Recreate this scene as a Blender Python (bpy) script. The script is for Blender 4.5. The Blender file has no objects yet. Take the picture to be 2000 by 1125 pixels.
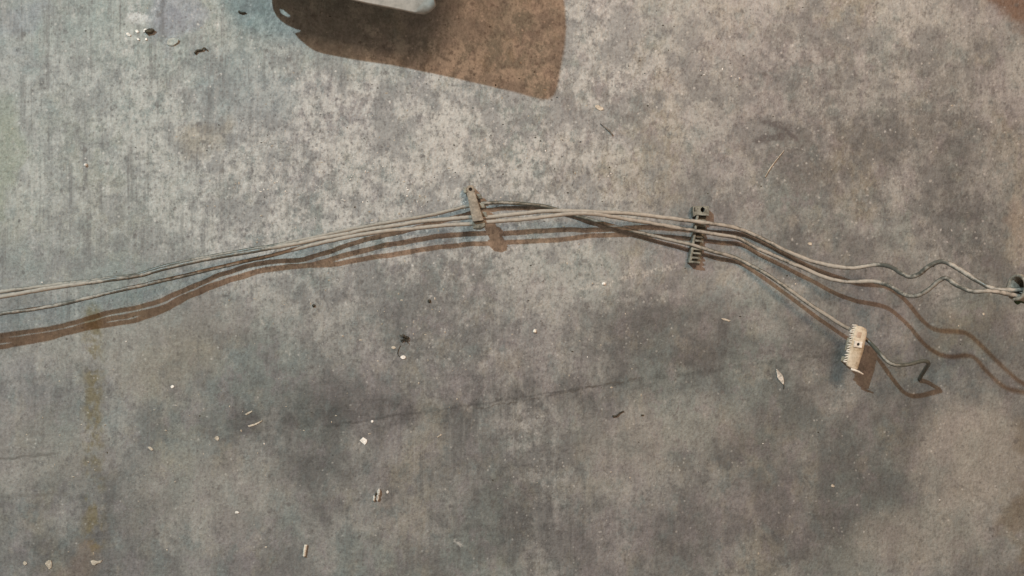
import bpy, bmesh, math, random
from mathutils import Vector, Matrix, noise as mnoise

# ------------------------------------------------------------------ camera, world, lamps, exposure
S = 0.0006            # metres for one unit of the survey grid (x right, y down, origin at 1000, 562.5)
DIST = 1455.0         # camera height in grid units
scene = bpy.context.scene
COL = scene.collection
rnd = random.Random(7)

cam_data = bpy.data.cameras.new('camera')
cam_data.sensor_width = 36.0
cam_data.lens = 18.0 * DIST / 1000.0
cam_data.clip_start = 0.01
cam_data.clip_end = 100.0
cam = bpy.data.objects.new('camera', cam_data)
cam.location = (0, 0, DIST * S)
COL.objects.link(cam)
scene.camera = cam

world = bpy.data.worlds.new('World')
scene.world = world
world.use_nodes = True
bg = world.node_tree.nodes['Background']
bg.inputs[0].default_value = (1.0, 0.70, 0.50, 1)
bg.inputs[1].default_value = 0.37


def lamp(name, loc, power, color, radius):
    ld = bpy.data.lights.new(name, 'POINT')
    ld.energy = power
    ld.color = color
    ld.shadow_soft_size = radius
    o = bpy.data.objects.new(name, ld)
    o.location = loc
    COL.objects.link(o)
    return o


# cool white bulb up to the left, weaker warm bulb up to the right
lamp('cool_bulb', (-3126 * S, 3304 * S, 4762 * S), 520.0, (0.73, 0.95, 1.0), 0.034)
lamp('warm_bulb', (780 * S, 1080 * S, 2000 * S), 44.0, (1.0, 0.61, 0.39), 0.20)

scene.cycles.adaptive_threshold = 0.02
scene.cycles.max_bounces = 5
scene.cycles.diffuse_bounces = 3

vs = scene.view_settings
vs.view_transform = 'Standard'
vs.look = 'None'
vs.exposure = 0.0
vs.gamma = 1.0
vs.use_curve_mapping = False


# ------------------------------------------------------------------ helpers
def W(px, py, h=0.0):
    """Point at height h (grid units) seen at grid position px, py from above."""
    m = (1.0 - h / DIST) * S
    return Vector(((px - 1000.0) * m, (562.5 - py) * m, h * S))


def link(name, bm, mat, parent=None, smooth=True, recalc=True):
    if recalc:
        bmesh.ops.recalc_face_normals(bm, faces=bm.faces)
    me = bpy.data.meshes.new(name)
    bm.to_mesh(me)
    bm.free()
    me.materials.append(mat)
    if smooth:
        for p in me.polygons:
            p.use_smooth = True
    o = bpy.data.objects.new(name, me)
    COL.objects.link(o)
    if parent is not None:
        o.parent = parent
        o.matrix_parent_inverse = parent.matrix_world.inverted()
    return o


def tag(o, label, cat, group=None, kind=None):
    if label:
        o['label'] = label
    if cat:
        o['category'] = cat
    if group:
        o['group'] = group
    if kind:
        o['kind'] = kind
    return o


def empty(name, loc, label, cat, group=None):
    o = bpy.data.objects.new(name, None)
    o.location = loc
    o.empty_display_size = 0.01
    COL.objects.link(o)
    bpy.context.view_layer.update()
    return tag(o, label, cat, group)


# ---- node expression helper
class NT:
    dim = '3D'

    def __init__(self, name):
        self.mat = bpy.data.materials.new(name)
        self.mat.use_nodes = True
        self.t = self.mat.node_tree
        self.bsdf = self.t.nodes['Principled BSDF']
        self.out = self.t.nodes['Material Output']

    def node(self, typ):
        return self.t.nodes.new(typ)

    def put(self, sock, v):
        if isinstance(v, X):
            v = v.s
        if hasattr(v, 'is_output'):
            self.t.links.new(v, sock)
        else:
            sock.default_value = v

    def math(self, op, a, b=0.0, clamp=False):
        n = self.node('ShaderNodeMath')
        n.operation = op
        n.use_clamp = clamp
        self.put(n.inputs[0], a)
        self.put(n.inputs[1], b)
        return X(self, n.outputs[0])

    def coords(self):
        """Grid coordinates (x right, y down) on the surface."""
        tc = self.node('ShaderNodeTexCoord')
        return self.scaled(tc.outputs['Object'], 1 / S, -1 / S, 1 / S, (1000, 562.5, 0))

    def xyz(self, v):
        n = self.node('ShaderNodeSeparateXYZ')
        self.put(n.inputs[0], v)
        return X(self, n.outputs[0]), X(self, n.outputs[1]), X(self, n.outputs[2])

    def rgb(self, c):
        n = self.node('ShaderNodeSeparateColor')
        self.put(n.inputs[0], c)
        return X(self, n.outputs[0]), X(self, n.outputs[1]), X(self, n.outputs[2])

    def vec(self, x, y, z=0.0):
        n = self.node('ShaderNodeCombineXYZ')
        self.put(n.inputs[0], x)
        self.put(n.inputs[1], y)
        self.put(n.inputs[2], z)
        return n.outputs[0]

    def scaled(self, v, sx, sy, sz=1.0, off=(0, 0, 0)):
        n = self.node('ShaderNodeMapping')
        self.put(n.inputs['Vector'], v)
        n.inputs['Location'].default_value = off
        n.inputs['Scale'].default_value = (sx, sy, sz)
        return n.outputs[0]

    def noise(self, v, size, detail=4.0, rough=0.55, dist=0.0, seed=0.0, sy=None, color=False):
        """size = feature size in grid units."""
        vv = self.scaled(v, 1.0 / size, 1.0 / (sy or size), 1.0 / size, (seed * 3.7, seed * 7.1, seed * 1.3))
        n = self.node('ShaderNodeTexNoise')
        n.noise_dimensions = self.dim
        self.put(n.inputs['Vector'], vv)
        n.inputs['Scale'].default_value = 1.0
        n.inputs['Detail'].default_value = detail
        n.inputs['Roughness'].default_value = rough
        n.inputs['Distortion'].default_value = dist
        return n.outputs[1] if color else X(self, n.outputs[0])

    def voronoi(self, v, size, seed=0.0, rand=1.0, feature='F1', sy=None):
        vv = self.scaled(v, 1.0 / size, 1.0 / (sy or size), 1.0 / size, (seed * 2.9, seed * 5.3, seed))
        n = self.node('ShaderNodeTexVoronoi')
        n.voronoi_dimensions = self.dim
        n.feature = feature
        self.put(n.inputs['Vector'], vv)
        n.inputs['Scale'].default_value = 1.0
        n.inputs['Randomness'].default_value = rand
        return X(self, n.outputs['Distance']), n.outputs['Color']

    def ramp(self, v, a, b, lo=0.0, hi=1.0, smooth=True):
        n = self.node('ShaderNodeMapRange')
        n.interpolation_type = 'SMOOTHSTEP' if smooth else 'LINEAR'
        n.clamp = True
        self.put(n.inputs['Value'], v)
        n.inputs['From Min'].default_value = a
        n.inputs['From Max'].default_value = b
        n.inputs['To Min'].default_value = lo
        n.inputs['To Max'].default_value = hi
        return X(self, n.outputs[0])

    def mix(self, a, b, f, mode='MIX'):
        n = self.node('ShaderNodeMix')
        n.data_type = 'RGBA'
        n.blend_type = mode
        n.clamp_factor = True
        self.put(n.inputs[0], f)
        self.put(n.inputs[6], (*a, 1) if isinstance(a, tuple) else a)
        self.put(n.inputs[7], (*b, 1) if isinstance(b, tuple) else b)
        return n.outputs[2]

    def grey(self, e):
        n = self.node('ShaderNodeCombineColor')
        for i in range(3):
            self.put(n.inputs[i], e)
        return n.outputs[0]

    def bump(self, h, strength, dist):
        n = self.node('ShaderNodeBump')
        n.inputs['Strength'].default_value = strength
        n.inputs['Distance'].default_value = dist
        self.put(n.inputs['Height'], h)
        self.t.links.new(n.outputs[0], self.bsdf.inputs['Normal'])


class X:
    def __init__(self, nt, s):
        self.nt, self.s = nt, s

    def __add__(self, o): return self.nt.math('ADD', self, o)
    __radd__ = __add__
    def __sub__(self, o): return self.nt.math('SUBTRACT', self, o)
    def __rsub__(self, o): return self.nt.math('SUBTRACT', o, self)
    def __mul__(self, o): return self.nt.math('MULTIPLY', self, o)
    __rmul__ = __mul__
    def __truediv__(self, o): return self.nt.math('DIVIDE', self, o)
    def __pow__(self, o): return self.nt.math('POWER', self, o)
    def max(self, o): return self.nt.math('MAXIMUM', self, o)
    def min(self, o): return self.nt.math('MINIMUM', self, o)
    def abs(self): return self.nt.math('ABSOLUTE', self)


# ------------------------------------------------------------------ concrete material
def concrete():
    m = NT('worn_concrete')
    m.dim = '2D'
    v = m.coords()
    x0, y0, _ = m.xyz(v)
    # warped coordinates for every stain edge
    wx, wy, wz = m.rgb(m.noise(v, 120, 3, 0.6, seed=1, color=True))
    x, y = x0 + (wx - 0.5) * 150, y0 + (wy - 0.5) * 150
    qx, qy, qz = m.rgb(m.noise(v, 20, 3, 0.6, seed=3, color=True))
    fx, fy = x0 + (qx - 0.5) * 13, y0 + (qy - 0.5) * 13

    vw, vf = m.vec(x, y), m.vec(fx, fy)

    def axis(vv, ex, ey, k):
        n = m.node('ShaderNodeVectorMath')
        n.operation = 'DOT_PRODUCT'
        m.put(n.inputs[0], vv)
        n.inputs[1].default_value = (ex, ey, 0)
        return X(m, n.outputs['Value']) - k

    def blob(cx, cy, rx, ry, rot=0.0, soft=0.6):
        c, s = math.cos(math.radians(rot)), math.sin(math.radians(rot))
        u = axis(vw, c / rx, s / rx, (c * cx + s * cy) / rx)
        w = axis(vw, -s / ry, c / ry, (-s * cx + c * cy) / ry)
        return m.ramp(u * u + w * w, max(0.0, 1.0 - soft), 1.0 + soft, 1.0, 0.0)

    def seg(ax, ay, bx, by, wd, soft=1.0):
        L = math.hypot(bx - ax, by - ay)
        ux, uy = (bx - ax) / L, (by - ay) / L
        mx, my = (ax + bx) / 2, (ay + by) / 2
        over = (axis(vf, ux, uy, ux * mx + uy * my).abs() - L / 2).max(0.0)
        off = axis(vf, -uy, ux, -uy * mx + ux * my).abs()
        return m.ramp(over + off, wd, wd + soft, 1.0, 0.0)

    # --- base tone: cloudy greys with slow hue drift
    br, bgn, bb = m.rgb(m.noise(v, 230, 4, 0.60, 0.0, seed=5, color=True, sy=300))
    mr, mg, mb = m.rgb(m.noise(v, 46, 4, 0.68, 0.0, seed=6, color=True, sy=60))
    fl = m.noise(v, 22, 6, 0.76, 0.0, seed=10, sy=27)
    gr, gg, gb = m.rgb(m.noise(v, 5.6, 3, 0.74, seed=8, color=True, sy=7))
    col = m.mix((0.198, 0.197, 0.189), (0.328, 0.325, 0.306), m.ramp(br, 0.36, 0.64))
    col = m.mix(col, (0.280, 0.256, 0.258), m.ramp(bgn, 0.52, 0.65) * 0.60)
    col = m.mix(col, (0.225, 0.254, 0.240), m.ramp(bgn, 0.48, 0.35) * 0.70)
    col = m.mix(col, (0.315, 0.285, 0.222), m.ramp(bb, 0.54, 0.70) * 0.50)
    col = m.mix(col, (0.268, 0.246, 0.250), m.ramp(mg, 0.52, 0.66) * 0.55)
    col = m.mix(col, (0.212, 0.240, 0.236), m.ramp(mg, 0.47, 0.33) * 0.60)
    col = m.mix(col, (0.345, 0.318, 0.262), m.ramp(mb, 0.55, 0.70) * 0.35)

    # --- worn zones: pale scuffed skin broken up by darker pits
    worn = blob(640, 290, 640, 300, 8, 0.8).max(blob(1160, 120, 220, 130, 20, 0.8) * 0.85)
    worn = worn.max(blob(880, 640, 330, 120, 10, 0.8) * 0.45).max(blob(1620, 190, 400, 260, 10, 0.9) * 0.55)
    worn = worn.max(blob(1880, 430, 90, 90, 40, 0.9) * 0.62).max(blob(1850, 570, 60, 50, 0, 0.9) * 0.6)
    worn = worn.max(blob(1040, 900, 70, 190, -5, 0.9) * 0.75).max(blob(1230, 580, 90, 30, -15, 0.9) * 0.6)
    pale = m.ramp(fl * 0.46 + mr * 0.32 + br * 0.22, 0.445, 0.545)
    wm = worn * pale
    col = m.mix(col, (0.450, 0.440, 0.418), wm * 0.76)
    dark = m.ramp(fl * 0.55 + gr * 0.45, 0.47, 0.36)
    col = m.mix(col, (0.178, 0.172, 0.172), dark * (worn * 0.36 + 0.30))
    # wide stain islands in the worn skin
    isl = m.ramp(mr * 0.45 + wz * 0.55, 0.49, 0.60)
    col = m.mix(col, (0.215, 0.220, 0.222), isl * worn * 0.55)

    # --- washes at top left
    col = m.mix(col, (0.315, 0.345, 0.318), blob(60, 330, 330, 420, 0, 0.9) * 0.34)
    col = m.mix(col, (0.285, 0.325, 0.300), blob(430, 10, 420, 130, 5, 0.9) * 0.45)
    col = m.mix(col, (0.205, 0.240, 0.245), blob(470, 170, 90, 80, 30, 0.9) * 0.55)
    col = m.mix(col, (0.215, 0.220, 0.225), blob(500, 250, 60, 40, 30, 0.9) * 0.45)
    col = m.mix(col, (0.255, 0.275, 0.205), blob(-10, 290, 45, 130, 0, 0.9) * 0.55)
    col = m.mix(col, (0.275, 0.235, 0.180), blob(405, 258, 52, 30, 0, 0.9) * 0.55)
    col = m.mix(col, (0.220, 0.228, 0.255), blob(45, 25, 55, 40, 0, 0.9) * 0.50)
    col = m.mix(col, (0.330, 0.300, 0.235), blob(330, 720, 90, 60, 0, 0.9) * 0.45)

    # --- trowel streaks running down the left third and the middle
    streak = m.noise(v, 13, 4, 0.62, seed=13, sy=330)
    sz = m.ramp(x0, 1050, 250, 0.0, 1.0) * m.ramp(y, 900, 450, 0.45, 1.0)
    sz = sz.max(blob(1000, 950, 360, 260, 0, 0.9) * 0.85)
    gate = m.ramp(mr, 0.34, 0.56)
    col = m.mix(col, (0.165, 0.162, 0.155), m.ramp(streak, 0.53, 0.68) * sz * gate * 0.60)
    col = m.mix(col, (0.435, 0.420, 0.395), m.ramp(streak, 0.45, 0.31) * sz * pale * 0.42)

    # --- blotches a hand wide, everywhere
    bl = wz * 0.45 + mr * 0.55
    col = m.mix(col, (0.145, 0.143, 0.142), m.ramp(bl, 0.50, 0.58) * 0.36)
    col = m.mix(col, (0.380, 0.362, 0.335), m.ramp(bl, 0.47, 0.38) * pale * 0.34)
    # --- darker zones, and darker towards the bottom
    darken = m.ramp(y, 450, 780) * 0.40
    for cx, cy, rx, ry, rot, k in ((1240, 605, 130, 50, -14, .38), (1330, 650, 200, 60, -10, .22), (700, 610, 420, 110, -6, .22), (1180, 700, 520, 50, -10, .16),
                                   (500, 800, 210, 50, -6, .24), (640, 870, 170, 110, 0, .24), (720, 960, 120, 120, 0, .16),
                                   (1650, 900, 230, 200, 20, .24), (970, 1020, 120, 90, 0, .20),
                                   (1480, 470, 330, 60, 18, .26), (1630, 690, 100, 120, 0, .24),
                                   (1930, 230, 150, 300, 0, .34), (1330, 420, 120, 130, 0, .18),
                                   (110, 1010, 130, 80, 0, .22), (1500, 260, 220, 190, 0, .24), (1800, 420, 280, 240, 0, .42),
                                   (1600, 120, 320, 180, 0, .18), (1350, 980, 420, 180, 0, .16), (1860, 660, 180, 160, 0, .22)):
        darken = darken + blob(cx, cy, rx, ry, rot, 0.9) * k
    darken = (darken * m.ramp(bl, 0.36, 0.60, 0.36, 0.66)).min(0.42)
    col = m.mix(col, m.grey(1.0 - darken), 1.0, 'MULTIPLY')
    # paler dry patches
    for cx, cy, rx, ry, rot, k in ((1910, 890, 100, 95, 40, .50), (1800, 1040, 170, 60, -20, .30),
                                   (70, 880, 140, 80, 0, .30), (400, 960, 150, 90, 0, .25),
                                   (1290, 850, 150, 60, -10, .25), (250, 660, 260, 60, -8, .28)):
        col = m.mix(col, (0.350, 0.322, 0.280), blob(cx, cy, rx, ry, rot, 0.9) * k)
    # lime line above the dark patch near the comb clip
    col = m.mix(col, (0.46, 0.43, 0.39), seg(1130, 566, 1330, 516, 1, 8) * pale * m.ramp(gr, 0.35, 0.6) * 0.50)

    # --- stains and other tinted patches
    drip = m.ramp(mb, 0.40, 0.60)
    col = m.mix(col, (0.165, 0.138, 0.078), seg(182, 610, 182, 1070, 5, 26) * drip * 0.80)
    col = m.mix(col, (0.24, 0.14, 0.075), blob(160, 1100, 60, 22, 0, 0.9) * 0.22)
    col = m.mix(col, (0.130, 0.078, 0.052), m.ramp((x0 - 1905) * 0.72 - y0 + (wx - 0.5) * 60 + (qz - 0.5) * 30, -10, 26) * 0.86)  # brown top right corner with a soft diagonal edge
    col = m.mix(col, (0.270, 0.170, 0.120), blob(2010, 450, 25, 60, 0, 0.9) * 0.18)  # faint orange tint at the right edge
    col = m.mix(col, (0.155, 0.115, 0.070), blob(2015, 1000, 40, 150, 0, 0.9) * 0.55)  # brown tint low on the right edge
    col = m.mix(col, (0.245, 0.248, 0.295), blob(335, 30, 40, 55, 0, 0.9) * 0.55)
    col = m.mix(col, (0.11, 0.105, 0.105), seg(318, -10, 316, 78, 1, 8) * 0.55)
    col = m.mix(col, (0.55, 0.54, 0.53), seg(262, 30, 302, 8, 8, 20) * pale * 0.65)
    # dark scribble scuffs
    sc = seg(1490, 238, 1520, 242, 3, 7).max(seg(1520, 242, 1555, 272, 2, 6)).max(seg(1478, 274, 1528, 266, 3, 8))
    col = m.mix(col, (0.085, 0.078, 0.078), sc * m.ramp(gr, 0.34, 0.50) * 0.85)
    sc = (seg(1548, 915, 1580, 905, 2, 9).max(seg(1545, 930, 1640, 945, 5, 18)).max(seg(1385, 850, 1400, 872, 2, 9))) * m.ramp(mr, 0.38, 0.58)
    col = m.mix(col, (0.105, 0.105, 0.105), sc * 0.45)

    # --- oil dots, pits, lime specks
    d1, c1 = m.voronoi(v, 44, 1)
    d1 = d1 + (gr - 0.5) * 0.16
    pick, p1b, _ = m.rgb(c1)
    dot = m.ramp(d1 / (p1b * 0.8 + 0.45), 0.05, 0.15, 1.0, 0.0) * m.ramp(pick, 0.58, 0.66)
    col = m.mix(col, (0.120, 0.112, 0.106), dot * 0.55)
    d2, c2 = m.voronoi(v, 14, 2)
    d2 = d2 + (gg - 0.5) * 0.40
    pick2, p2b, p2c = m.rgb(c2)
    pit = m.ramp(d2 / (p2b * 0.9 + 0.4), 0.10, 0.34, 1.0, 0.0) * m.ramp(pick2, 0.58, 0.70)
    col = m.mix(col, (0.150, 0.142, 0.140), pit * (worn * 0.36 + 0.12))
    spk = m.ramp(d2 / (p2b * 0.9 + 0.4), 0.06, 0.20, 1.0, 0.0) * m.ramp(p2c, 0.90, 0.93)
    col = m.mix(col, (0.60, 0.58, 0.55), spk * (worn * 0.50 + 0.10))
    d4, c4 = m.voronoi(v, 7.5, 5)
    d4 = d4 + (gb - 0.5) * 0.45
    p4, p4b, _ = m.rgb(c4)
    pore = m.ramp(d4, 0.16, 0.34, 1.0, 0.0)
    col = m.mix(col, (0.115, 0.108, 0.104), pore * m.ramp(p4, 0.80, 0.84) * m.ramp(mr, 0.36, 0.6) * 0.50)
    col = m.mix(col, (0.52, 0.50, 0.47), pore * m.ramp(p4b, 0.92, 0.95) * m.ramp(mb, 0.46, 0.6) * 0.38)
    # pale and dark scratches
    for a in ((692, 222, 714, 172, 0.8, 4, .50), 
              (1850, 930, 1930, 985, .5, 3, -.35),
              (975, 968, 1010, 1002, .4, 4, -.6), 
              (1380, 790, 1650, 745, 1, 5, -.18), (1650, 672, 1480, 692, 1, 6, -.28),
              (888, 1056, 904, 1065, 1, 5, .6)):
        tone = (0.50, 0.48, 0.45) if a[6] > 0 else (0.11, 0.10, 0.098)
        col = m.mix(col, tone, seg(*a[:6]) * m.ramp(gg, 0.34, 0.54) * abs(a[6]))

    # broad soft dirt band along the old pour line
    bd = seg(480, 820, 900, 800, 6, 60).max(seg(900, 800, 1640, 690, 6, 52))
    col = m.mix(col, m.grey(1.0 - bd * m.ramp(br * 0.4 + mr * 0.6, 0.34, 0.56) * 0.26), 1.0, 'MULTIPLY')
    ln = seg(640, 832, 1250, 742, 0, 5).max(seg(1250, 742, 1640, 690, 0, 7) * 0.7)
    col = m.mix(col, m.grey(1.0 - ln * m.ramp(mb, 0.26, 0.50) * 0.30), 1.0, 'MULTIPLY')
    # --- hairline crack and tooled joints at the left
    ck = seg(930, 797, 1040, 781, 0.0, 3.0).max(seg(1040, 781, 1130, 762, 0.0, 2.2)).max(seg(1130, 762, 1250, 738, 0.2, 3.5))
    ck = ck * m.ramp(qz, 0.38, 0.52)
    jn = seg(-20, 899, 108, 886, 0.4, 4).max(seg(-20, 971, 130, 964, 0.3, 7) * 0.6).max(seg(-20, 750, 100, 738, 0.2, 7) * 0.4)
    col = m.mix(col, (0.075, 0.066, 0.056), ck.max(jn * m.ramp(gr, 0.25, 0.5) * 0.8) * 0.62)

    # --- grain over everything
    tone = fl * 0.62 + gr * 0.82 + mr * 0.40 + 0.035
    tn = m.node('ShaderNodeCombineColor')
    for i, k in enumerate((0.975, 1.0, 1.02)):
        m.put(tn.inputs[i], tone * k)
    col = m.mix(col, tn.outputs[0], 1.0, 'MULTIPLY')
    m.put(m.bsdf.inputs['Base Color'], col)
    m.put(m.bsdf.inputs['Roughness'], m.ramp(mr, 0.3, 0.7, 0.55, 0.85))
    m.bsdf.inputs['Specular IOR Level'].default_value = 0.30
    m.bump(m.noise(v, 9, 3, 0.72, seed=10, sy=11), 0.80, 0.0014)
    return m.mat


def grimy(name, dark, pale, cover=0.5, size=60, rough=0.5, spec=0.4, dust_shading=0.0, fine=6, bump=0.3, accent=None, bands=None):
    """Plastic or metal with dust and grime, patchy at `size` grid units."""
    m = NT(name)
    g = m.node('ShaderNodeNewGeometry')
    v = m.scaled(g.outputs['Position'], 1 / S, 1 / S, 1 / S)
    a = m.noise(v, size, 4, 0.6, seed=1)
    b = m.noise(v, fine, 4, 0.65, seed=2)
    _, _, nz = m.xyz(g.outputs['Normal'])
    tot = a * 0.65 + b * 0.35 + nz * dust_shading  # upward faces paler: settled dust plus side shading put into the colour
    if bands:
        px, _, _ = m.xyz(v)
        for x0, x1, k in bands:
            tot = tot + m.ramp(px + 1000, x0 - 30, x0 + 30) * m.ramp(px + 1000, x1 - 30, x1 + 30, 1.0, 0.0) * k
    f = m.ramp(tot, 0.5 - (cover - 0.5) * 0.4 - 0.09 + dust_shading * 0.5,
               0.5 - (cover - 0.5) * 0.4 + 0.11 + dust_shading * 0.5)
    col = m.mix(dark, pale, f)
    if accent:
        col = m.mix(col, accent, m.ramp(m.noise(v, size * 0.6, 4, 0.6, seed=5), 0.55, 0.68) * 0.7)
    col = m.mix(col, m.grey(b * 0.9 + 0.55), 1.0, 'MULTIPLY')
    m.put(m.bsdf.inputs['Base Color'], col)
    m.put(m.bsdf.inputs['Roughness'], f * 0.35 + rough)
    m.bsdf.inputs['Specular IOR Level'].default_value = spec
    m.bump(b + f * 0.6, bump, 0.0006)
    return m.mat


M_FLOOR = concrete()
M_TUBE_A = grimy('dark_green_line', (0.070, 0.076, 0.064), (0.285, 0.272, 0.240), 0.34, 45, 0.34, 0.5, 0.26, 7, bands=((-400, 230, .05), (240, 560, -.06), (570, 905, .12), (950, 1240, -.06), (1545, 1640, .10), (1690, 1900, -.10)))
M_TUBE_B = grimy('dusty_line', (0.095, 0.097, 0.085), (0.325, 0.305, 0.268), 0.36, 42, 0.36, 0.5, 0.26, 7, bands=((-400, 230, .10), (240, 560, -.08), (570, 1340, .14), (1520, 1640, .10), (1690, 1800, .0), (1830, 1990, .08)))
M_TUBE_C = grimy('grey_line', (0.085, 0.087, 0.076), (0.315, 0.295, 0.260), 0.35, 45, 0.36, 0.5, 0.26, 7, bands=((-400, 560, -.04), (570, 1310, .12), (1540, 1720, .10), (1730, 1870, .04), (1880, 2000, .10)))
M_CLIP_TAN = grimy('dusty_tan_plastic', (0.185, 0.160, 0.128), (0.300, 0.262, 0.212), 0.5, 24, 0.55, 0.35, 0.0, 5, 0.3)
M_CLIP_GREEN = grimy('dusty_green_plastic', (0.105, 0.110, 0.094), (0.245, 0.250, 0.215), 0.5, 22, 0.50, 0.35, 0.05, 5, 0.3)
M_CONN = grimy('cream_plastic', (0.37, 0.305, 0.21), (0.52, 0.465, 0.37), 0.55, 34, 0.5, 0.4, 0.0, 6, 0.25)
M_CONN_W = grimy('white_plastic', (0.50, 0.47, 0.41), (0.68, 0.65, 0.59), 0.6, 20, 0.45, 0.45, 0.0, 6, 0.2)
M_SCOOP = grimy('pale_grey_plastic', (0.235, 0.240, 0.225), (0.30, 0.30, 0.285), 0.5, 90, 0.5, 0.3, 0.0, 14, 0.15)
M_SLEEVE = grimy('dull_olive_hose', (0.19, 0.18, 0.15), (0.36, 0.335, 0.285), 0.5, 25, 0.45, 0.4, 0.05, 6, 0.2)
M_GREEN = grimy('green_tape', (0.022, 0.055, 0.020), (0.06, 0.10, 0.045), 0.4, 20, 0.5, 0.4, 0.0, 6, 0.3)
M_BLACK = grimy('black_hole', (0.012, 0.011, 0.010), (0.03, 0.028, 0.025), 0.4, 20, 0.7, 0.2, 0.0, 6, 0.2)
M_WHITE = grimy('white_paint_flake', (0.60, 0.58, 0.54), (0.82, 0.80, 0.76), 0.6, 12, 0.6, 0.3, 0.0, 4, 0.4)
M_BUFF = grimy('buff_flake', (0.36, 0.32, 0.26), (0.56, 0.51, 0.43), 0.5, 10, 0.7, 0.25, 0.0, 4, 0.5)
M_HUSK = grimy('grey_husk', (0.34, 0.325, 0.295), (0.60, 0.58, 0.53), 0.55, 9, 0.7, 0.25, 0.0, 3, 0.6)
M_DARK = grimy('dark_twig', (0.035, 0.032, 0.024), (0.10, 0.09, 0.065), 0.4, 12, 0.65, 0.3, 0.0, 4, 0.5)
M_STRAW = grimy('pale_straw', (0.54, 0.50, 0.43), (0.74, 0.71, 0.63), 0.6, 14, 0.55, 0.35, 0.0, 4, 0.3)

# ------------------------------------------------------------------ floor
bm = bmesh.new()
bmesh.ops.create_grid(bm, x_segments=8, y_segments=8, size=4.0)
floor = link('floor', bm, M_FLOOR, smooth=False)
tag(floor, 'stained grey concrete floor with trowel streaks and a fine crack', None, kind='structure')


# ------------------------------------------------------------------ mesh makers
def spline(pts, step=5.0):
    """Catmull-Rom through (x, y, h, r) points; returns a list of such tuples."""
    out = []
    n = len(pts)
    for i in range(n - 1):
        p0, p1, p2, p3 = pts[max(i - 1, 0)], pts[i], pts[i + 1], pts[min(i + 2, n - 1)]
        d = math.dist(p1[:3], p2[:3])
        # centripetal-like parametrisation keeps sharp kinks tidy
        k = max(2, int(d / step))
        def kn(a, b): return max(math.dist(a[:3], b[:3]) ** 0.5, 1e-3)
        t0, t1 = 0.0, kn(p0, p1) if p0 is not p1 else kn(p1, p2)
        t2 = t1 + kn(p1, p2)
        t3 = t2 + (kn(p2, p3) if p3 is not p2 else kn(p1, p2))
        q0 = p0 if p0 is not p1 else tuple(2 * a - b for a, b in zip(p1, p2))
        q3 = p3 if p3 is not p2 else tuple(2 * a - b for a, b in zip(p2, p1))
        for j in range(k):
            t = t1 + (t2 - t1) * j / k
            res = []
            for c in range(len(p1)):
                a1 = (t1 - t) / (t1 - t0) * q0[c] + (t - t0) / (t1 - t0) * p1[c]
                a2 = (t2 - t) / (t2 - t1) * p1[c] + (t - t1) / (t2 - t1) * p2[c]
                a3 = (t3 - t) / (t3 - t2) * p2[c] + (t - t2) / (t3 - t2) * q3[c]
                b1 = (t2 - t) / (t2 - t0) * a1 + (t - t0) / (t2 - t0) * a2
                b2 = (t3 - t) / (t3 - t1) * a2 + (t - t1) / (t3 - t1) * a3
                res.append((t2 - t) / (t2 - t1) * b1 + (t - t1) / (t2 - t1) * b2)
            out.append(tuple(res))
    out.append(tuple(pts[-1]))
    return out


def tube(bm, path, sides=12, lump=0.0, seed=0.0, cap=True):
    """path: list of (Vector, radius) in metres."""
    rings = []
    n = len(path)
    up = Vector((0, 0, 1))
    for i, (p, r) in enumerate(path):
        t = (path[min(i + 1, n - 1)][0] - path[max(i - 1, 0)][0]).normalized()
        side = t.cross(up)
        if side.length < 1e-4:
            side = Vector((1, 0, 0))
        side.normalize()
        nn = side.cross(t).normalized()
        ring = []
        for k in range(sides):
            a = 2 * math.pi * k / sides
            d = side * math.cos(a) + nn * math.sin(a)
            rr = r * (1 + lump * mnoise.noise((p / S) * 0.07 + d * 0.8 + Vector((seed, seed, 0))))
            ring.append(bm.verts.new(p + d * rr))
        rings.append(ring)
    for a, b in zip(rings, rings[1:]):
        for k in range(sides):
            bm.faces.new((a[k], a[(k + 1) % sides], b[(k + 1) % sides], b[k]))
    if cap:
        bm.faces.new(rings[0])
        bm.faces.new(rings[-1][::-1])
    return rings


def prism(bm, low, high, bevel=0.0, seg=2):
    """Closed solid between two vertex loops of equal length."""
    lo = [bm.verts.new(p) for p in low]
    hi = [bm.verts.new(p) for p in high]
    n = len(lo)
    fs = [bm.faces.new(lo[::-1]), bm.faces.new(hi)]
    for i in range(n):
        fs.append(bm.faces.new((lo[i], lo[(i + 1) % n], hi[(i + 1) % n], hi[i])))
    if bevel > 0:
        ed = list({e for f in fs for e in f.edges})
        bmesh.ops.bevel(bm, geom=ed, offset=bevel, segments=seg, profile=0.5, affect='EDGES', clamp_overlap=True)


def quad_prism(bm, pts, h0, h1, bevel=0.8):
    """pts: outline seen at its own height (x, y) or (x, y, lift); solid from h0 to h1 above that lift."""
    lo, hi = [], []
    for p in pts:
        l = p[2] if len(p) > 2 else 0.0
        top = W(p[0], p[1], l + h1)
        hi.append(top)
        lo.append(Vector((top.x, top.y, (l + h0) * S)))
    prism(bm, lo, hi, bevel * S)


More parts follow.
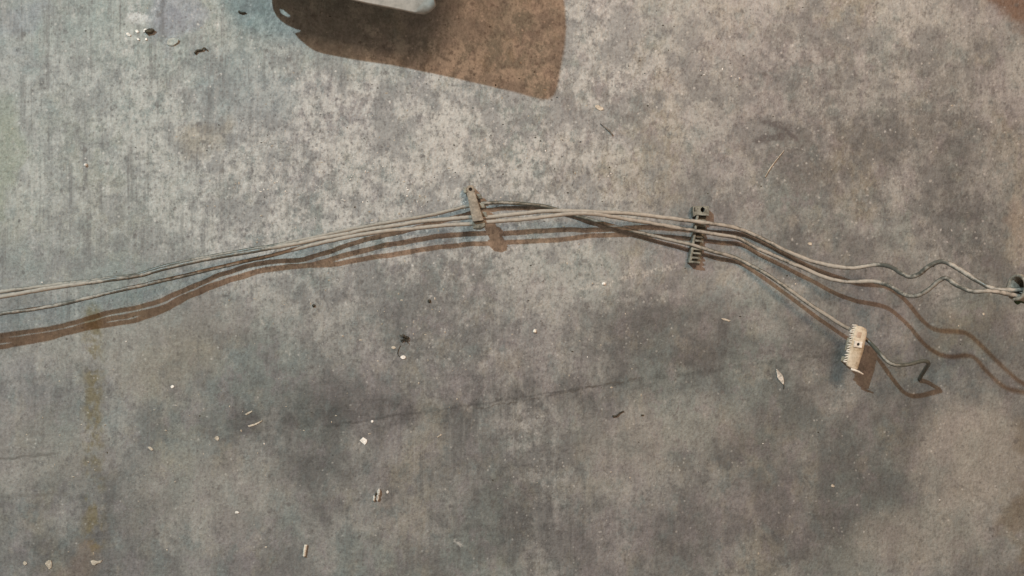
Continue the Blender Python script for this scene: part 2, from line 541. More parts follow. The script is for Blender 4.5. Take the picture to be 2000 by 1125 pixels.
# ------------------------------------------------------------------ the three lines
def line(name, pts, r, mat, label, seed):
    base = W(*pts[0][:3])
    sp = spline([(p[0], p[1], p[2], 1.0) for p in pts], 5.0)
    path = []
    for q in sp:
        h = max(q[2], r * 1.02)
        # slight hand-bent waver
        jx = mnoise.noise(Vector((q[0] * 0.02, seed, 1.0))) * 0.9
        jz = mnoise.noise(Vector((q[0] * 0.03, seed, 5.0))) * 1.5
        path.append((W(q[0], q[1] + jx, max(h + jz, r * 1.02)), r * S))
    bm = bmesh.new()
    tube(bm, path, 14, 0.16, seed)
    o = link(name, bm, mat)
    return tag(o, label, 'pipe', 'thin lines running along the floor')


A = [(-330, 612, 90), (-160, 592, 98), (0, 570, 97), (110, 556, 82), (235, 541, 69), (272, 536, 60), (310, 523, 57), (400, 503, 42),
     (480, 489, 34), (560, 475, 41), (640, 458, 33), (700, 445, 28), (760, 434, 26), (850, 418, 18), (906, 404, 17), (925, 400, 17),
     (945, 397, 16), (985, 396, 14), (1045, 400, 10), (1075, 406, 8), (1110, 416, 8), (1150, 428, 10), (1200, 442, 12), (1240, 452, 14), (1290, 464, 16),
     (1350, 478, 20), (1400, 493, 18), (1436, 503, 14), (1458, 514, 16), (1495, 534, 28), (1535, 561, 34), (1580, 593, 38),
     (1630, 626, 42), (1648, 637, 43), (1675, 650, 44), (1697, 667, 50), (1718, 690, 75), (1736, 708, 90), (1752, 713, 95), (1775, 711, 95), (1806, 705, 92), (1813, 709, 84),
     (1808, 720, 52), (1799, 734, 16), (1796, 741, 5)]
B = [(-330, 626, 86), (-160, 603, 98), (0, 580, 99), (110, 561, 90), (235, 544, 80), (275, 538, 69), (312, 527, 64), (400, 507, 53),
     (480, 493, 46), (560, 479, 52), (640, 464, 45), (700, 452, 42), (760, 442, 40), (840, 431, 39), (915, 425, 40), (945, 425, 41),
     (1000, 419, 44), (1060, 413, 47), (1110, 412, 48), (1165, 414, 44), (1240, 418, 34), (1320, 428, 27), (1400, 438, 22),
     (1440, 446, 16), (1480, 462, 14), (1540, 492, 17), (1600, 514, 26), (1660, 523, 42), (1712, 517, 60), (1740, 522, 88),
     (1763, 535, 122), (1778, 540, 138), (1795, 535, 152), (1815, 520, 172), (1840, 511, 190), (1870, 524, 212), (1910, 549, 236),
     (1938, 563, 250), (1965, 566, 260), (1995, 566, 266), (2030, 567, 268)]
Cc = [(-330, 660, 58), (-160, 640, 70), (0, 613, 73), (90, 600, 63), (200, 575, 69), (260, 561, 61), (340, 543, 43), (440, 519, 31),
      (520, 501, 29), (600, 481, 49), (680, 463, 54), (740, 453, 55), (800, 447, 51), (860, 441, 50), (920, 437, 50), (950, 434, 52),
      (1000, 430, 54), (1060, 424, 57), (1110, 418, 57), (1160, 418, 53), (1200, 424, 45), (1260, 434, 35), (1330, 446, 27),
      (1400, 458, 22), (1440, 465, 18), (1480, 485, 20), (1560, 520, 30), (1610, 541, 40), (1650, 550, 52), (1708, 550, 72),
      (1740, 560, 104), (1764, 574, 138), (1787, 578, 159), (1810, 568, 180), (1845, 543, 209), (1870, 558, 232), (1900, 569, 256),
      (1930, 568, 268), (1960, 572, 270), (1988, 578, 270), (2030, 582, 270)]
line('fuel_line', A, 3.7, M_TUBE_A, 'dark green grey line ending in a small hook past the cream connector', 1.0)
line('fuel_line', B, 4.0, M_TUBE_B, 'uppermost dusty pale line at the right, wavy before it enters the hose end', 2.0)
line('fuel_line', Cc, 3.8, M_TUBE_C, 'lower wavy line at the right, lowest of the three at the left edge', 3.0)

# ------------------------------------------------------------------ tan bar clip standing askew on the lines
clip = empty('pipe_clip', W(930, 405, 0), 'dusty tan bar clip gripping the three lines left of centre', 'clip')
bm = bmesh.new()
quad_prism(bm, [(911, 376, 22), (927, 374, 22), (945, 430, 66), (923, 433, 66)], -17, 4, 1.6)
link('bar', bm, M_CLIP_TAN, clip)
bm = bmesh.new()
quad_prism(bm, [(922, 433.6, 66), (946.5, 431, 66), (948, 441, 66), (938, 447.5, 64), (923.5, 446, 63)], -24, -3, 1.4)
link('end_block', bm, M_CLIP_GREEN, clip)
bm = bmesh.new()
quad_prism(bm, [(904, 366, 16), (910, 365, 16), (912, 376, 18), (906, 377, 18)], -12, 1, 0.8)
link('lug', bm, M_CLIP_GREEN, clip)
bm = bmesh.new()
c0 = W(919, 369.5, 16)
ring_o = [c0 + Vector((math.cos(a), math.sin(a), 0)) * 8.2 * S for a in [2 * math.pi * k / 16 for k in range(16)]]
ring_i = [c0 + Vector((math.cos(a), math.sin(a), 0)) * 3.6 * S for a in [2 * math.pi * k / 16 for k in range(16)]]
dz = Vector((0, 0, 12 * S))
vo, vi = [bm.verts.new(p) for p in ring_o], [bm.verts.new(p) for p in ring_i]
uo, ui = [bm.verts.new(p - dz) for p in ring_o], [bm.verts.new(p - dz) for p in ring_i]
for k in range(16):
    j = (k + 1) % 16
    bm.faces.new((vo[k], vo[j], vi[j], vi[k]))
    bm.faces.new((uo[j], uo[k], ui[k], ui[j]))
    bm.faces.new((uo[k], uo[j], vo[j], vo[k]))
    bm.faces.new((ui[j], ui[k], vi[k], vi[j]))
link('screw_eye', bm, M_CLIP_TAN, clip, smooth=False)
for (tx, ty, th) in ((935, 383, 24), (940.5, 401, 38), (945, 418, 52)):
    bm = bmesh.new()
    quad_prism(bm, [(tx - 5, ty - 5, th), (tx + 5, ty - 4, th), (tx + 7, ty + 5, th), (tx - 3, ty + 5, th)], -16, -5, 0.8)
    link('side_tab', bm, M_CLIP_GREEN, clip)
bm = bmesh.new()
quad_prism(bm, [(917, 384, 30), (921.5, 383.4, 30), (922.5, 386.5, 32), (918, 387.2, 32)], -2, 0.4, 0.3)
link('slot', bm, M_BLACK, clip)

# ------------------------------------------------------------------ green comb clip lying under the lines
comb = empty('comb_clip', W(1362, 460, 0), 'grey green comb clip with open slots holding the lines right of centre', 'clip')


def comb_pt(t, off):
    """t 0..1 from head to foot along the spine, off to the right of it."""
    x = 1360.5 + (1345.5 - 1360.5) * t
    y = 420 + (513 - 420) * t
    ang = math.radians(6)
    return x + off * math.cos(ang), y + off * math.sin(ang)


bm = bmesh.new()
quad_prism(bm, [comb_pt(0, 0), comb_pt(0, 5), comb_pt(1, 5.5), comb_pt(1, 0)], 0.2, 19, 1.2)
link('spine', bm, M_CLIP_GREEN, comb)
bm = bmesh.new()
quad_prism(bm, [comb_pt(0.02, 5.2), comb_pt(0.02, 21), comb_pt(1, 23), comb_pt(1, 5.2)], 0.2, 6.5, 0.8)
link('base_plate', bm, M_CLIP_GREEN, comb)
for t, ln, hh in ((0.10, 20, 15), (0.21, 19, 17), (0.335, 19, 16), (0.44, 19, 15), (0.53, 19, 19), (0.70, 19, 19), (0.79, 20, 19), (0.885, 20, 19), (0.975, 22, 20)):
    bm = bmesh.new()
    a, b = comb_pt(t, 4.6), comb_pt(t, ln)
    quad_prism(bm, [(a[0], a[1] - 2.1), (b[0], b[1] - 1.9), (b[0], b[1] + 1.9), (a[0], a[1] + 2.1)], 0.4, hh, 0.7)
    link('tooth', bm, M_CLIP_GREEN, comb)
# head block with its hole
bm = bmesh.new()
hc = W(1372.5, 409.5, 20)
outer = []
for px, py in ((1354, 402.5), (1362, 402), (1372, 402), (1384.5, 403), (1385, 411), (1385, 421), (1372, 420.5), (1360, 419.5), (1355, 423), (1353, 412)):
    outer.append(W(px, py, 20))
inner = [hc + Vector((math.cos(a) * 4.2, math.sin(a) * 5.4, 0)) * S for a in
         [math.atan2((p - hc).y, (p - hc).x) for p in outer]]
dz = Vector((0, 0, 17 * S))
n = len(outer)
vo, vi = [bm.verts.new(p) for p in outer], [bm.verts.new(p) for p in inner]
uo, ui = [bm.verts.new(p - dz) for p in outer], [bm.verts.new(p - dz) for p in inner]
for k in range(n):
    j = (k + 1) % n
    bm.faces.new((vo[k], vo[j], vi[j], vi[k]))
    bm.faces.new((uo[j], uo[k], ui[k], ui[j]))
    bm.faces.new((uo[k], uo[j], vo[j], vo[k]))
    bm.faces.new((ui[j], ui[k], vi[k], vi[j]))
link('head', bm, M_CLIP_GREEN, comb, smooth=False)
bm = bmesh.new()
quad_prism(bm, [(1367.5, 404), (1377.5, 404), (1377.5, 415.5), (1367.5, 415.5)], 0.3, 5, 0.3)
link('hole_floor', bm, M_BLACK, comb)
bm = bmesh.new()
quad_prism(bm, [(1356, 405), (1358, 405), (1358, 413), (1356, 413)], 18, 20.4, 0.2)
link('slot', bm, M_BLACK, comb)

# ------------------------------------------------------------------ cream connector block with metal-like pins
conn = empty('connector_block', W(1672, 682, 0), 'cream toothed connector block with a square hole lying over the hooked line', 'connector')
body = [(1674, 636.5), (1684, 637.5), (1693.5, 643), (1693, 652), (1686, 686), (1676, 722), (1666, 720.5), (1655, 714.5), (1654.5, 708), (1663, 672), (1670.5, 641)]
bm = bmesh.new()
quad_prism(bm, body, 56, 63, 2.0)
link('body', bm, M_CONN, conn)
bm = bmesh.new()
quad_prism(bm, [(1677, 661), (1684, 663), (1679, 690), (1671, 688)], 10, 57, 1.0)
link('back_leg', bm, M_CONN, conn)
bm = bmesh.new()
quad_prism(bm, [(1670, 700), (1678, 702), (1675, 714), (1667, 711)], 0.5, 57, 1.2)
link('foot', bm, M_CONN, conn)
bm = bmesh.new()
cc = W(1676.5, 672.5, 65.5)
ang = math.radians(-10)
sq, hole = [], []
for k in range(12):
    a = 2 * math.pi * k / 12 + math.pi / 4
    r = 1 / max(abs(math.cos(a)), abs(math.sin(a)))
    d = Vector((math.cos(a) * r * 7.2, math.sin(a) * r * 5.8, 0))
    e = Vector((math.cos(a) * 2.9, math.sin(a) * 2.9, 0))
    R = Matrix.Rotation(ang, 3, 'Z')
    sq.append(cc + (R @ d) * S)
    hole.append(cc + (R @ e) * S)
dz = Vector((0, 0, 3.4 * S))
vo, vi = [bm.verts.new(p) for p in sq], [bm.verts.new(p) for p in hole]
uo = [bm.verts.new(p - dz) for p in sq]
ui = [bm.verts.new(p - dz) for p in hole]
for k in range(12):
    j = (k + 1) % 12
    bm.faces.new((vo[k], vo[j], vi[j], vi[k]))
    bm.faces.new((uo[k], uo[j], vo[j], vo[k]))
    bm.faces.new((ui[j], ui[k], vi[k], vi[j]))
link('square_boss', bm, M_CONN_W, conn, smooth=False)
bm = bmesh.new()
ci = [bm.verts.new(cc + Vector((math.cos(2 * math.pi * k / 12), math.sin(2 * math.pi * k / 12), 0)) * 3.3 * S - Vector((0, 0, 2.2 * S))) for k in range(12)]
bm.faces.new(ci)
link('hole_floor', bm, M_BLACK, conn, smooth=False)
bm = bmesh.new()
quad_prism(bm, [(1674, 647.5), (1684, 649.5), (1681, 660.5), (1671, 658)], 60, 63.6, 0.8)
link('raised_pad', bm, grimy('pinkish_pad', (0.42, 0.33, 0.25), (0.50, 0.42, 0.34), 0.5, 20, 0.5, 0.4, 0, 6, 0.2), conn)
# eight forked pins down the left side
for k in range(8):
    t = k / 7.0
    ex, ey = 1670.5 + (1656 - 1670.5) * t, 637.5 + (705 - 637.5) * t
    ln = (6, 8.5, 7.5, 7, 7.5, 7, 8, 8.5)[k]
    bm = bmesh.new()
    for dy in (-2.0, 2.0):
        bend = 1.6 if (k + (dy > 0)) % 2 else -0.8
        pts = [(ex + 4, ey + dy, 59), (ex - ln * 0.55, ey + dy - 0.4, 60), (ex - ln, ey + dy + bend, 56)]
        tube(bm, [(W(q[0], q[1], q[2]), 1.25 * S) for q in spline([(p[0], p[1], p[2], 1) for p in pts], 2)], 7)
    link('pin', bm, M_CONN_W, conn)
bm = bmesh.new()
quad_prism(bm, [(1668, 641), (1671, 641), (1655.5, 711), (1652.5, 710)], 52, 60, 0.8)
link('pin_rail', bm, M_CONN, conn)
# curved tail at the lower end
bm = bmesh.new()
pts = [(1662, 720.5, 60), (1668, 722.5, 62), (1676, 725.5, 62), (1686, 731, 58)]
sp = spline([(p[0], p[1], p[2], 1) for p in pts], 2)
tube(bm, [(W(q[0], q[1], q[2]), (2.6 * (1 - 0.55 * i / len(sp))) * S) for i, q in enumerate(sp)], 10)
link('tail', bm, M_CONN_W, conn)

# ------------------------------------------------------------------ hose end at the right edge
hose = empty('hose_end', W(2000, 565, 0), 'olive hose end at the right edge with two lines running into it', 'hose')
bm = bmesh.new()
ax0, ax1 = W(1984, 561, 272), W(2085, 570, 266)
ax = (ax1 - ax0).normalized()
sd = ax.cross(Vector((0, 0, 1))).normalized()
nu = sd.cross(ax).normalized()
NS, R0 = 28, 21 * S
loops = []
steps = [(0.0, R0 * 0.80), (0.0, R0)] + [(t, R0 * (1 + 0.03 * math.sin(t * 40))) for t in (0.02, 0.05, 0.1, 0.2, 0.35, 0.5, 0.7, 0.85, 1.0)] + [(1.0, R0 * 0.8)]
steps = [(0.6, R0 * 0.78), (0.2, R0 * 0.78)] + steps
for t, r in steps:
    sag = Vector((0, 0, -40 * S * t * t))
    c = ax0.lerp(ax1, t) + sag
    loops.append([bm.verts.new(c + (sd * math.cos(a) + nu * math.sin(a)) * r) for a in [2 * math.pi * k / NS for k in range(NS)]])
for a, b in zip(loops, loops[1:]):
    for k in range(NS):
        bm.faces.new((a[k], a[(k + 1) % NS], b[(k + 1) % NS], b[k]))
bm.faces.new(loops[0])
link('sleeve', bm, M_SLEEVE, hose)
bm = bmesh.new()
pts = [(1985, 590, 255), (1993, 586, 262), (2003, 588, 262), (2030, 592, 252)]
tube(bm, [(W(q[0], q[1], q[2]), 4.6 * S) for q in spline([(p[0], p[1], p[2], 1) for p in pts], 3)], 10, 0.4, 4.0)
link('tape', bm, M_GREEN, hose)

# ------------------------------------------------------------------ pale scoop reaching in at the top edge
LX, LY, LZ = -3126.0, -3304.0, 4762.0


def under_lamp(px, py, h):
    """World point at height h on the ray from the cool bulb to floor position px, py."""
    k = h / (LZ - h)
    x, y = ((px - 1000) + LX * k) / (1 + k), ((py - 562.5) + LY * k) / (1 + k)
    return Vector((x * S, -y * S, h * S))


rim = [(579, 57, 106), (588, 59.5, 107), (585, 62, 107), (575, 65, 106), (584, 76, 108), (598, 88, 110), (612, 98, 114), (632, 105, 117), (700, 118, 130), (765, 127, 139),
       (828, 140, 137), (890, 153, 138), (918, 160, 139), (934, 163, 141), (948, 166.5, 148), (962, 169.5, 157), (975, 172.5, 166), (986, 175, 188),
       (1010, 181, 199), (1040, 190, 206), (1058, 194, 208), (1072, 194, 209), (1083, 186, 209),
       (1089, 170, 208), (1094, 140, 206), (1103, 90, 201), (1106, 55, 197), (1104, 20, 191), (1098, -30, 181), (1080, -120, 150),
       (1050, -260, 60), (1030, -330, 14), (960, -350, 10), (820, -300, 10), (690, -220, 16), (600, -140, 44), (565, -90, 62), (545, -50, 76), (533, -18, 86),
       (531, 5, 93), (534, 20, 97), (541, 33, 100), (550, 42, 102), (562, 50, 104)]
hole_s = [(545.5, 17.5, 98), (553, 19, 99), (560, 25, 100), (567.5, 31, 102), (564, 34, 102), (556, 30.5, 101), (549, 26, 99)]
bm = bmesh.new()
top = [bm.verts.new(under_lamp(*p)) for p in rim]
hv = [bm.verts.new(under_lamp(*p)) for p in hole_s]
es = [bm.edges.new((p, q)) for p, q in zip(top, top[1:] + top[:1])]
es += [bm.edges.new((p, q)) for p, q in zip(hv, hv[1:] + hv[:1])]
bmesh.ops.triangle_fill(bm, edges=es, use_beauty=True, use_dissolve=False, normal=(0, 0, 1))
bound = set(top) | set(hv)
for _ in range(2):
    bmesh.ops.subdivide_edges(bm, edges=[e for e in bm.edges if not e.is_boundary], cuts=1, use_grid_fill=True)
    bmesh.ops.triangulate(bm, faces=bm.faces)
inner = [q for q in bm.verts if not q.is_boundary]
for _ in range(25):
    bmesh.ops.smooth_vert(bm, verts=inner, factor=0.5, use_axis_x=True, use_axis_y=True, use_axis_z=True)
ext = bmesh.ops.extrude_face_region(bm, geom=list(bm.faces))
# wall thickness, with the underside tucked in behind the rim
bul = Vector((LX * S, -LY * S, LZ * S))
for g in ext['geom']:
    if isinstance(g, bmesh.types.BMVert):
        g.co = g.co + (g.co - bul).normalized() * (5 * S)
        if g.co.z < 0.0008:
            g.co.z = 0.0008
bmesh.ops.recalc_face_normals(bm, faces=bm.faces)
edges = [e for e in bm.edges if len(e.link_faces) == 2 and e.calc_face_angle() > 0.7]
bmesh.ops.bevel(bm, geom=edges, offset=1.8 * S, segments=3, profile=0.5, affect='EDGES', clamp_overlap=True)
scoop = link('plastic_scoop', bm, M_SCOOP)
tag(scoop, 'pale grey plastic scoop, only a rounded corner showing at the top edge', 'scoop')

# ------------------------------------------------------------------ debris
def flake(name, px, py, outline, th, mat, label, cat, curl=0.0, rot=0.0, group=None):
    """Thin broken chip: outline in grid units round its centre."""
    c = W(px, py, 0)
    bm = bmesh.new()
    R = Matrix.Rotation(math.radians(rot), 2)
    lo, hi = [], []
    rr = random.Random(int(px * 7 + py))
    for ux, uy in outline:
        q = R @ Vector((ux, -uy))
        z = 0.35 + curl * (ux * ux) / 40.0 + rr.uniform(0, 0.5)
        lo.append(c + Vector((q.x, q.y, z)) * S)
        hi.append(c + Vector((q.x * 0.95 + rr.uniform(-.3, .3), q.y * 0.95 + rr.uniform(-.3, .3), z + th)) * S)
    prism(bm, lo, hi, 0.25 * S, 1)
    o = link(name, bm, mat, smooth=False)
    return tag(o, label, cat, group)


def pebble(name, px, py, rx, ry, rz, mat, label, cat, rot=0.0, seed=0.0, rough=0.35, group=None):
    bm = bmesh.new()
    bmesh.ops.create_icosphere(bm, subdivisions=3, radius=1.0)
    R = Matrix.Rotation(math.radians(-rot), 3, 'Z')
    c = W(px, py, 0)
    for v in bm.verts:
        k = 1 + rough * mnoise.noise(v.co * 1.6 + Vector((seed, seed * 2, 0))) + rough * 0.4 * mnoise.noise(v.co * 4 + Vector((seed, 0, 3)))
        q = R @ Vector((v.co.x * rx * k, v.co.y * ry * k, v.co.z * rz * k))
        v.co = c + (q + Vector((0, 0, rz * 0.85))) * S
    o = link(name, bm, mat)
    return tag(o, label, cat, group)


def twig(name, pts, r, mat, label, cat, group=None, taper=0.5):
    bm = bmesh.new()
    sp = spline([(p[0], p[1], (p[2] if len(p) > 2 else r), 1) for p in pts], 2.0)
    n = len(sp)
    tube(bm, [(W(q[0], q[1], max(q[2], r * 0.9)), r * (1 - taper * i / n) * S) for i, q in enumerate(sp)], 8, 0.35, px_seed(pts))
    o = link(name, bm, mat)
    return tag(o, label, cat, group)


def px_seed(pts):
    return (pts[0][0] * 0.13 + pts[0][1] * 0.07) % 10


def ragged(n, rx, ry, seed, j=0.3):
    r = random.Random(seed)
    return [(math.cos(2 * math.pi * k / n) * rx * (1 + r.uniform(-j, j)), math.sin(2 * math.pi * k / n) * ry * (1 + r.uniform(-j, j))) for k in range(n)]


flake('paint_flake', 710.5, 861, [(-8, -1), (-1, -7.5), (7, -2), (6.5, 3), (2, 8), (-3, 4)], 1.0, M_WHITE,
      'bright white square paint flake on the floor below the centre', 'flake')
# grey husk with three lobes
husk = empty('seed_husk', W(737, 967, 0), 'crumpled grey husk on the floor below the white square flake', 'husk')
for k, (px, py, rx, ry, rot) in enumerate(((740.5, 961, 3.4, 7.0, 4), (731.5, 972, 3.0, 6.5, 14), (738.5, 971, 3.2, 7.0, 6), (735, 965, 2.4, 6.0, 30))):
    bm = bmesh.new()
    bmesh.ops.create_icosphere(bm, subdivisions=3, radius=1.0)
    R = Matrix.Rotation(math.radians(-rot), 3, 'Z')
    for vv in bm.verts:
        kk = 1 + 0.3 * mnoise.noise(vv.co * 1.8 + Vector((k * 3.0, 0, 0)))
        vv.co = W(px, py, 0) + (R @ Vector((vv.co.x * rx * kk, vv.co.y * ry * kk, vv.co.z * 3.4 * kk)) + Vector((0, 0, 3.2))) * S
    link('lobe', bm, M_HUSK if k < 3 else M_DARK, husk)
leaf = empty('dry_leaf', W(1523, 735, 0), 'small curled pale grey leaf on the floor left of the cream connector', 'leaf')
bm = bmesh.new()
lp = [(1516, 721, 0, 0.6), (1519, 727, 0, 2.8), (1523, 736, 0, 5.0), (1527, 744, 0, 3.4), (1530, 751, 0, 0.6)]
rows = []
for q in spline(lp, 1.5):
    c = W(q[0], q[1], 0.6)
    w_ = q[3]
    rows.append([bm.verts.new(c + Vector((math.cos(a_) * w_, math.cos(a_) * w_ * 0.45, 0.9 + math.sin(a_) * 0.9 + abs(math.cos(a_)) * w_ * 0.30)) * S)
                 for a_ in [2 * math.pi * k / 10 for k in range(10)]])
for r0, r1 in zip(rows, rows[1:]):
    for k in range(10):
        bm.faces.new((r0[k], r0[(k + 1) % 10], r1[(k + 1) % 10], r1[k]))
bm.faces.new(rows[0])
bm.faces.new(rows[-1][::-1])
link('blade', bm, M_HUSK, leaf)
bm = bmesh.new()
tube(bm, [(W(q[0], q[1], 1.2), 0.7 * S) for q in spline([(1530, 749, 1, 1), (1531, 754, 1, 1), (1530.5, 760, 1, 1)], 2)], 6)
link('stalk', bm, M_DARK, leaf)

twig('straw', [(594, 1086, 2.2), (595.5, 1076, 2.2), (597.5, 1064, 2.2)], 3.0, M_STRAW, 'short pale straw piece lying upright near the bottom edge', 'straw', taper=0.05)
twig('straw', [(1494, 346, 1.6), (1506, 326, 1.8), (1531, 294, 1.8)], 0.95, M_BUFF, 'long thin pale straw right of centre above the comb clip', 'straw')
flake('paint_flake', 189, 1098, [(-12, -3), (-5, -5), (0, -2), (12, -5), (8, 1), (0, 2), (-3, 6), (-9, 5)], 0.9, M_BUFF,
      'tan forked flake at the bottom left by the brown stain', 'flake')
flake('paint_flake', 96, 1101, ragged(8, 6, 9, 5), 0.7, M_BUFF, 'pale oval flake near the bottom left corner', 'flake')
flake('paint_flake', 49, 1100, ragged(7, 4, 4, 6), 0.7, M_BUFF, 'small pale flake nearest the bottom left corner', 'flake')
flake('paint_flake', 463, 1000.5, ragged(6, 5.5, 3.2, 7), 1.0, M_WHITE, 'small white chip above the short straw, lower left', 'flake')
flake('paint_flake', 424.5, 856, ragged(6, 4.5, 5, 8), 0.8, M_BUFF, 'small pale chip left of the white square flake', 'flake')
flake('paint_flake', 295, 876, ragged(6, 6, 3, 9), 0.7, M_BUFF, 'pale oblong chip right of the left brown drip stain', 'flake', rot=-30)
flake('paint_flake', 337, 755, ragged(6, 3.6, 3, 10), 0.8, M_WHITE, 'tiny white chip below the shadow of the lines at left', 'flake')
flake('paint_flake', 486, 806, [(-8, 3), (-2, -1), (6, -4), (8, -3), (2, 1), (-5, 5)], 0.7, M_BUFF, 'slender pale sliver, upper of two left of the centre crack', 'flake')
flake('paint_flake', 497, 828, [(-13, 3), (-6, 1), (0, 0), (6, -3), (16, -8), (15, -5), (5, 1), (-3, 4), (-11, 6)], 0.7, M_BUFF,
      'long ragged pale sliver, lower of two left of the centre crack', 'flake')
flake('paint_flake', 858, 851, [(-5, 2), (4, -4), (5, -2), (-3, 4)], 0.8, M_BUFF, 'small buff sliver right of the white square flake', 'flake')
flake('paint_flake', 787.5, 697.5, ragged(8, 5.5, 3.8, 11, .15), 1.4, M_WHITE, 'white oval chip just below the dark fluff clump', 'flake')
flake('paint_flake', 769, 679, ragged(7, 5, 3, 12), 0.5, M_BUFF, 'faint pale chip left of the dark fluff clump', 'flake')
pebble('pebble', 1044.5, 646.5, 3.2, 3.6, 2.4, M_STRAW, 'round buff pebble right of the dark fluff clump', 'pebble', seed=1)
pebble('pebble', 1179, 554, 3.4, 2.8, 2.0, M_WHITE, 'white pebble on the lime line left of the comb clip', 'pebble', seed=2)
pebble('pebble', 168.5, 322.5, 3.2, 3.0, 2.6, M_WHITE, 'tiny bright white pebble in the upper left', 'pebble', seed=3)
flake('paint_flake', 1170, 210.5, [(-9, -4), (-3, -6), (8, 0), (9, 4), (2, 6), (-7, 1)], 0.9, M_BUFF, 'pale angular flake right of the scoop shadow', 'flake')
flake('paint_flake', 1416, 624, [(-8, -3), (0, -2), (11, 2), (8, 4), (-4, 1)], 0.6, M_BUFF, 'faint pale sliver below the comb clip', 'flake')
flake('paint_flake', 1920, 613, ragged(6, 3, 3, 13), 0.8, M_BUFF, 'tiny pale chip below the hose end at right', 'flake')
flake('paint_flake', 1582, 476, ragged(6, 5, 3, 14), 0.7, M_BUFF, 'small pale chip above the wavy lines at right', 'flake')
flake('paint_flake', 1626, 949, ragged(6, 3, 3.6, 15), 0.8, M_BUFF, 'tiny pale chip alone in the lower right', 'flake')
flake('paint_flake', 727, 822.5, ragged(6, 3, 3, 16), 0.7, M_WHITE, 'tiny white chip just above the white square flake', 'flake')
flake('paint_flake', 757, 960.5, ragged(6, 2.6, 3.4, 17), 0.7, M_WHITE, 'tiny white chip right of the grey husk', 'flake')
# top left scatter
pebble('pebble', 294, 62, 9.5, 5.0, 4.2, M_DARK, 'dark oblong pebble among white flakes at top left', 'pebble', rot=-14, seed=5)
for px, py, rx, ry, lb in ((251, 68, 8, 4, 'elongated white flake, leftmost beside the dark pebble at top left'),
                           (268.5, 61, 5, 4.5, 'white flake second from the dark pebble at top left'),
                           (284, 60, 6, 5.5, 'bright white flake touching the dark pebble at top left'),
                           (270, 77, 4.5, 3, 'small white flake below the others at top left'),
                           (286, 77, 3, 3, 'tiny white flake under the dark pebble at top left')):
    flake('paint_flake', px, py, ragged(7, rx * .7, ry * .7, int(px), .45), 1.2, M_WHITE, lb, 'flake', rot=-35)
flake('paint_flake', 335, 84, [(-9, 3), (-6, -8), (4, -10), (16, -6), (14, 0), (4, 6), (-4, 6)], 1.1,
      grimy('grey_green_flake', (0.27, 0.295, 0.275), (0.44, 0.45, 0.42), 0.42, 14, 0.6, 0.3, 0, 5, 0.3),
      'grey green curled flake right of the dark pebble at top left', 'flake', curl=0.4)
twig('twig', [(381, 105, 2), (385, 99, 2.5), (395, 97, 3), (398, 93.5, 3.5), (405, 98, 2)], 2.4, M_DARK, 'dark bent twig right of the grey green flake at top left', 'twig')
twig('twig', [(466, 22.5, 2), (471, 25, 2), (480, 24.5, 2)], 2.4, M_DARK, 'short dark twig left of the scoop shadow', 'twig')
twig('twig', [(1196, 813, 1.8), (1204, 812, 2), (1211, 806, 2.4), (1218, 803, 2)], 2.0, M_DARK, 'dark bent twig right of the centre crack', 'twig')
twig('twig', [(1252, 811, 1.5), (1257, 810.5, 1.5)], 1.7, M_DARK, 'short dark fleck right of the bent twig below the crack', 'twig')
twig('matchstick', [(1196, 263, 2.2), (1190, 256, 2), (1172, 241, 1.4)], 1.9, grimy('grey_brown_splinter', (0.075, 0.068, 0.06), (0.17, 0.155, 0.135), 0.5, 12, 0.65, 0.3, 0.0, 4, 0.5), 'thin dark splinter below the pale angular flake', 'splinter', taper=0.7)
pebble('pebble', 613, 597, 3.1, 3.0, 2.0, M_DARK, 'dark round pebble below the lines left of centre', 'pebble', seed=7)
pebble('pebble', 838.5, 588, 3.0, 3.6, 1.8, M_DARK, 'dark round pebble below the tan bar clip', 'pebble', seed=8)
# fluff clump: wiry tangle
fl = empty('fluff_clump', W(792, 662, 0), 'dark wiry fluff clump on the floor left of centre', 'fluff')
rr = random.Random(3)
for i in range(18):
    bm = bmesh.new()
    x_, y_ = 791 + rr.uniform(-5, 4), 662 + rr.uniform(-4, 4)
    a_ = rr.uniform(0, 6.28)
    pts = []
    for k in range(4):
        pts.append((x_, y_, 1.2 + rr.uniform(0, 4), 1))
        x_ += math.cos(a_) * 2.8
        y_ += math.sin(a_) * 2.4
        a_ += rr.uniform(-1.2, 1.2)
    tube(bm, [(W(q[0], q[1], max(q[2], .8)), rr.uniform(0.55, 0.95) * S) for q in spline(pts, 2)], 6, 0.3, i)
    link('strand', bm, M_DARK, fl)
bm = bmesh.new()
tube(bm, [(W(q[0], q[1], 0.9), 0.7 * S) for q in spline([(782, 675, 1, 1), (778, 684, 1, 1), (777, 692, 1, 1), (781, 697, 1, 1)], 2)], 6)
link('strand', bm, M_DARK, fl)

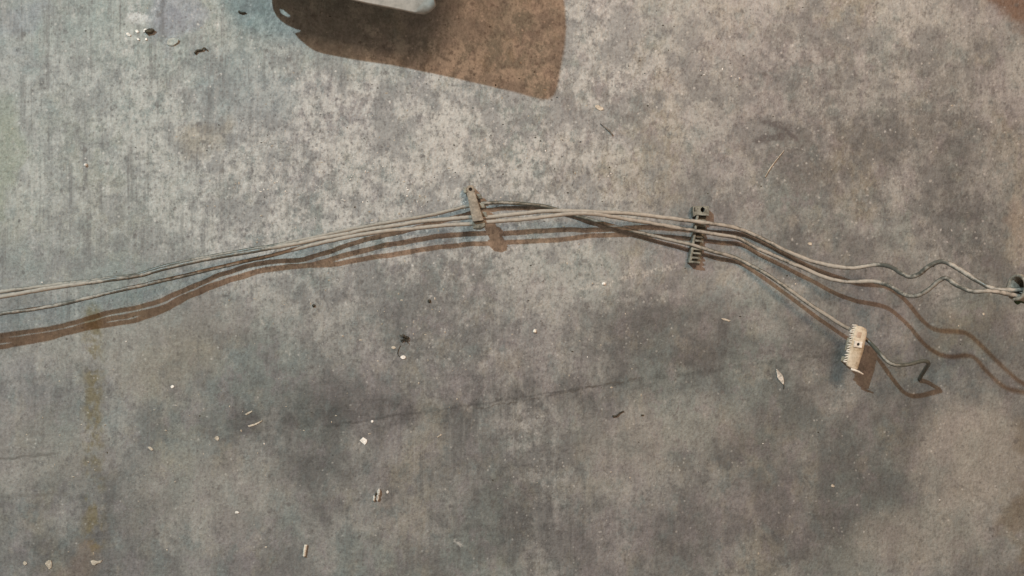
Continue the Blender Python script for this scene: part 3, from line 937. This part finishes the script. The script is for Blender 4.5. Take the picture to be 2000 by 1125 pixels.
# ------------------------------------------------------------------ loose grit, too fine to count
def grit(name, n, mat, rmin, rmax, seed, zones, label):
    r = random.Random(seed)
    verts, fcs = [], []
    for _ in range(n):
        z = r.choices(zones, [q[4] for q in zones])[0]
        px, py = r.gauss(z[0], z[2]), r.gauss(z[1], z[3])
        s_ = rmin + (rmax - rmin) * r.random() ** 3
        c = W(px, py, 0)
        b = len(verts)
        a0 = r.uniform(0, 6.28)
        el = r.uniform(0.6, 1.6)
        for k in range(5):
            a = a0 + k * 1.2566 + r.uniform(-.3, .3)
            verts.append(c + Vector((math.cos(a) * s_ * el, math.sin(a) * s_ / el, 0.1)) * S)
        verts.append(c + Vector((r.uniform(-.3, .3) * s_, r.uniform(-.3, .3) * s_, s_ * r.uniform(.5, 1.0))) * S)
        for k in range(5):
            fcs.append((b + k, b + (k + 1) % 5, b + 5))
    me = bpy.data.meshes.new(name)
    me.from_pydata([tuple(q) for q in verts], [], fcs)
    me.materials.append(mat)
    o = bpy.data.objects.new(name, me)
    COL.objects.link(o)
    return tag(o, label, 'grit', kind='stuff')


ALL = [(1000, 560, 600, 340, 1.0)]
grit('pale_grit', 650, M_BUFF, 0.5, 2.3, 1, [(760, 320, 260, 110, 2.2), (880, 640, 240, 80, 1.2), (350, 850, 260, 120, 1.0), ALL[0]], 'pale loose grit scattered over the concrete')
grit('white_grit', 140, M_WHITE, 0.5, 2.0, 2, [(720, 325, 130, 40, 1.5), (860, 390, 60, 30, .6), ALL[0]], 'white crumbs of paint scattered over the concrete')
grit('glint_crumbs', 60, M_WHITE, 0.7, 1.9, 9, [(515, 372, 6, 6, 1), (540, 374, 8, 3, 1), (570, 370, 12, 4, .6), (640, 360, 16, 5, 1), (690, 347, 14, 7, 1.3),
     (725, 334, 12, 4, 1), (752, 322, 8, 3, .8), (830, 396, 8, 8, .5), (905, 395, 5, 6, .7), (1190, 345, 20, 4, .6), (1385, 140, 14, 6, .6), (1435, 146, 8, 6, .5)], 'chains of white crumbs, most standing in for glints, on the concrete above the lines')  # white grains stand in for the sparkle trails; a few are chips
grit('dark_grit', 420, M_DARK, 0.5, 2.0, 3, [(800, 260, 280, 120, 2.0), (1200, 240, 220, 120, 1.0), ALL[0]], 'dark loose grit scattered over the concrete')
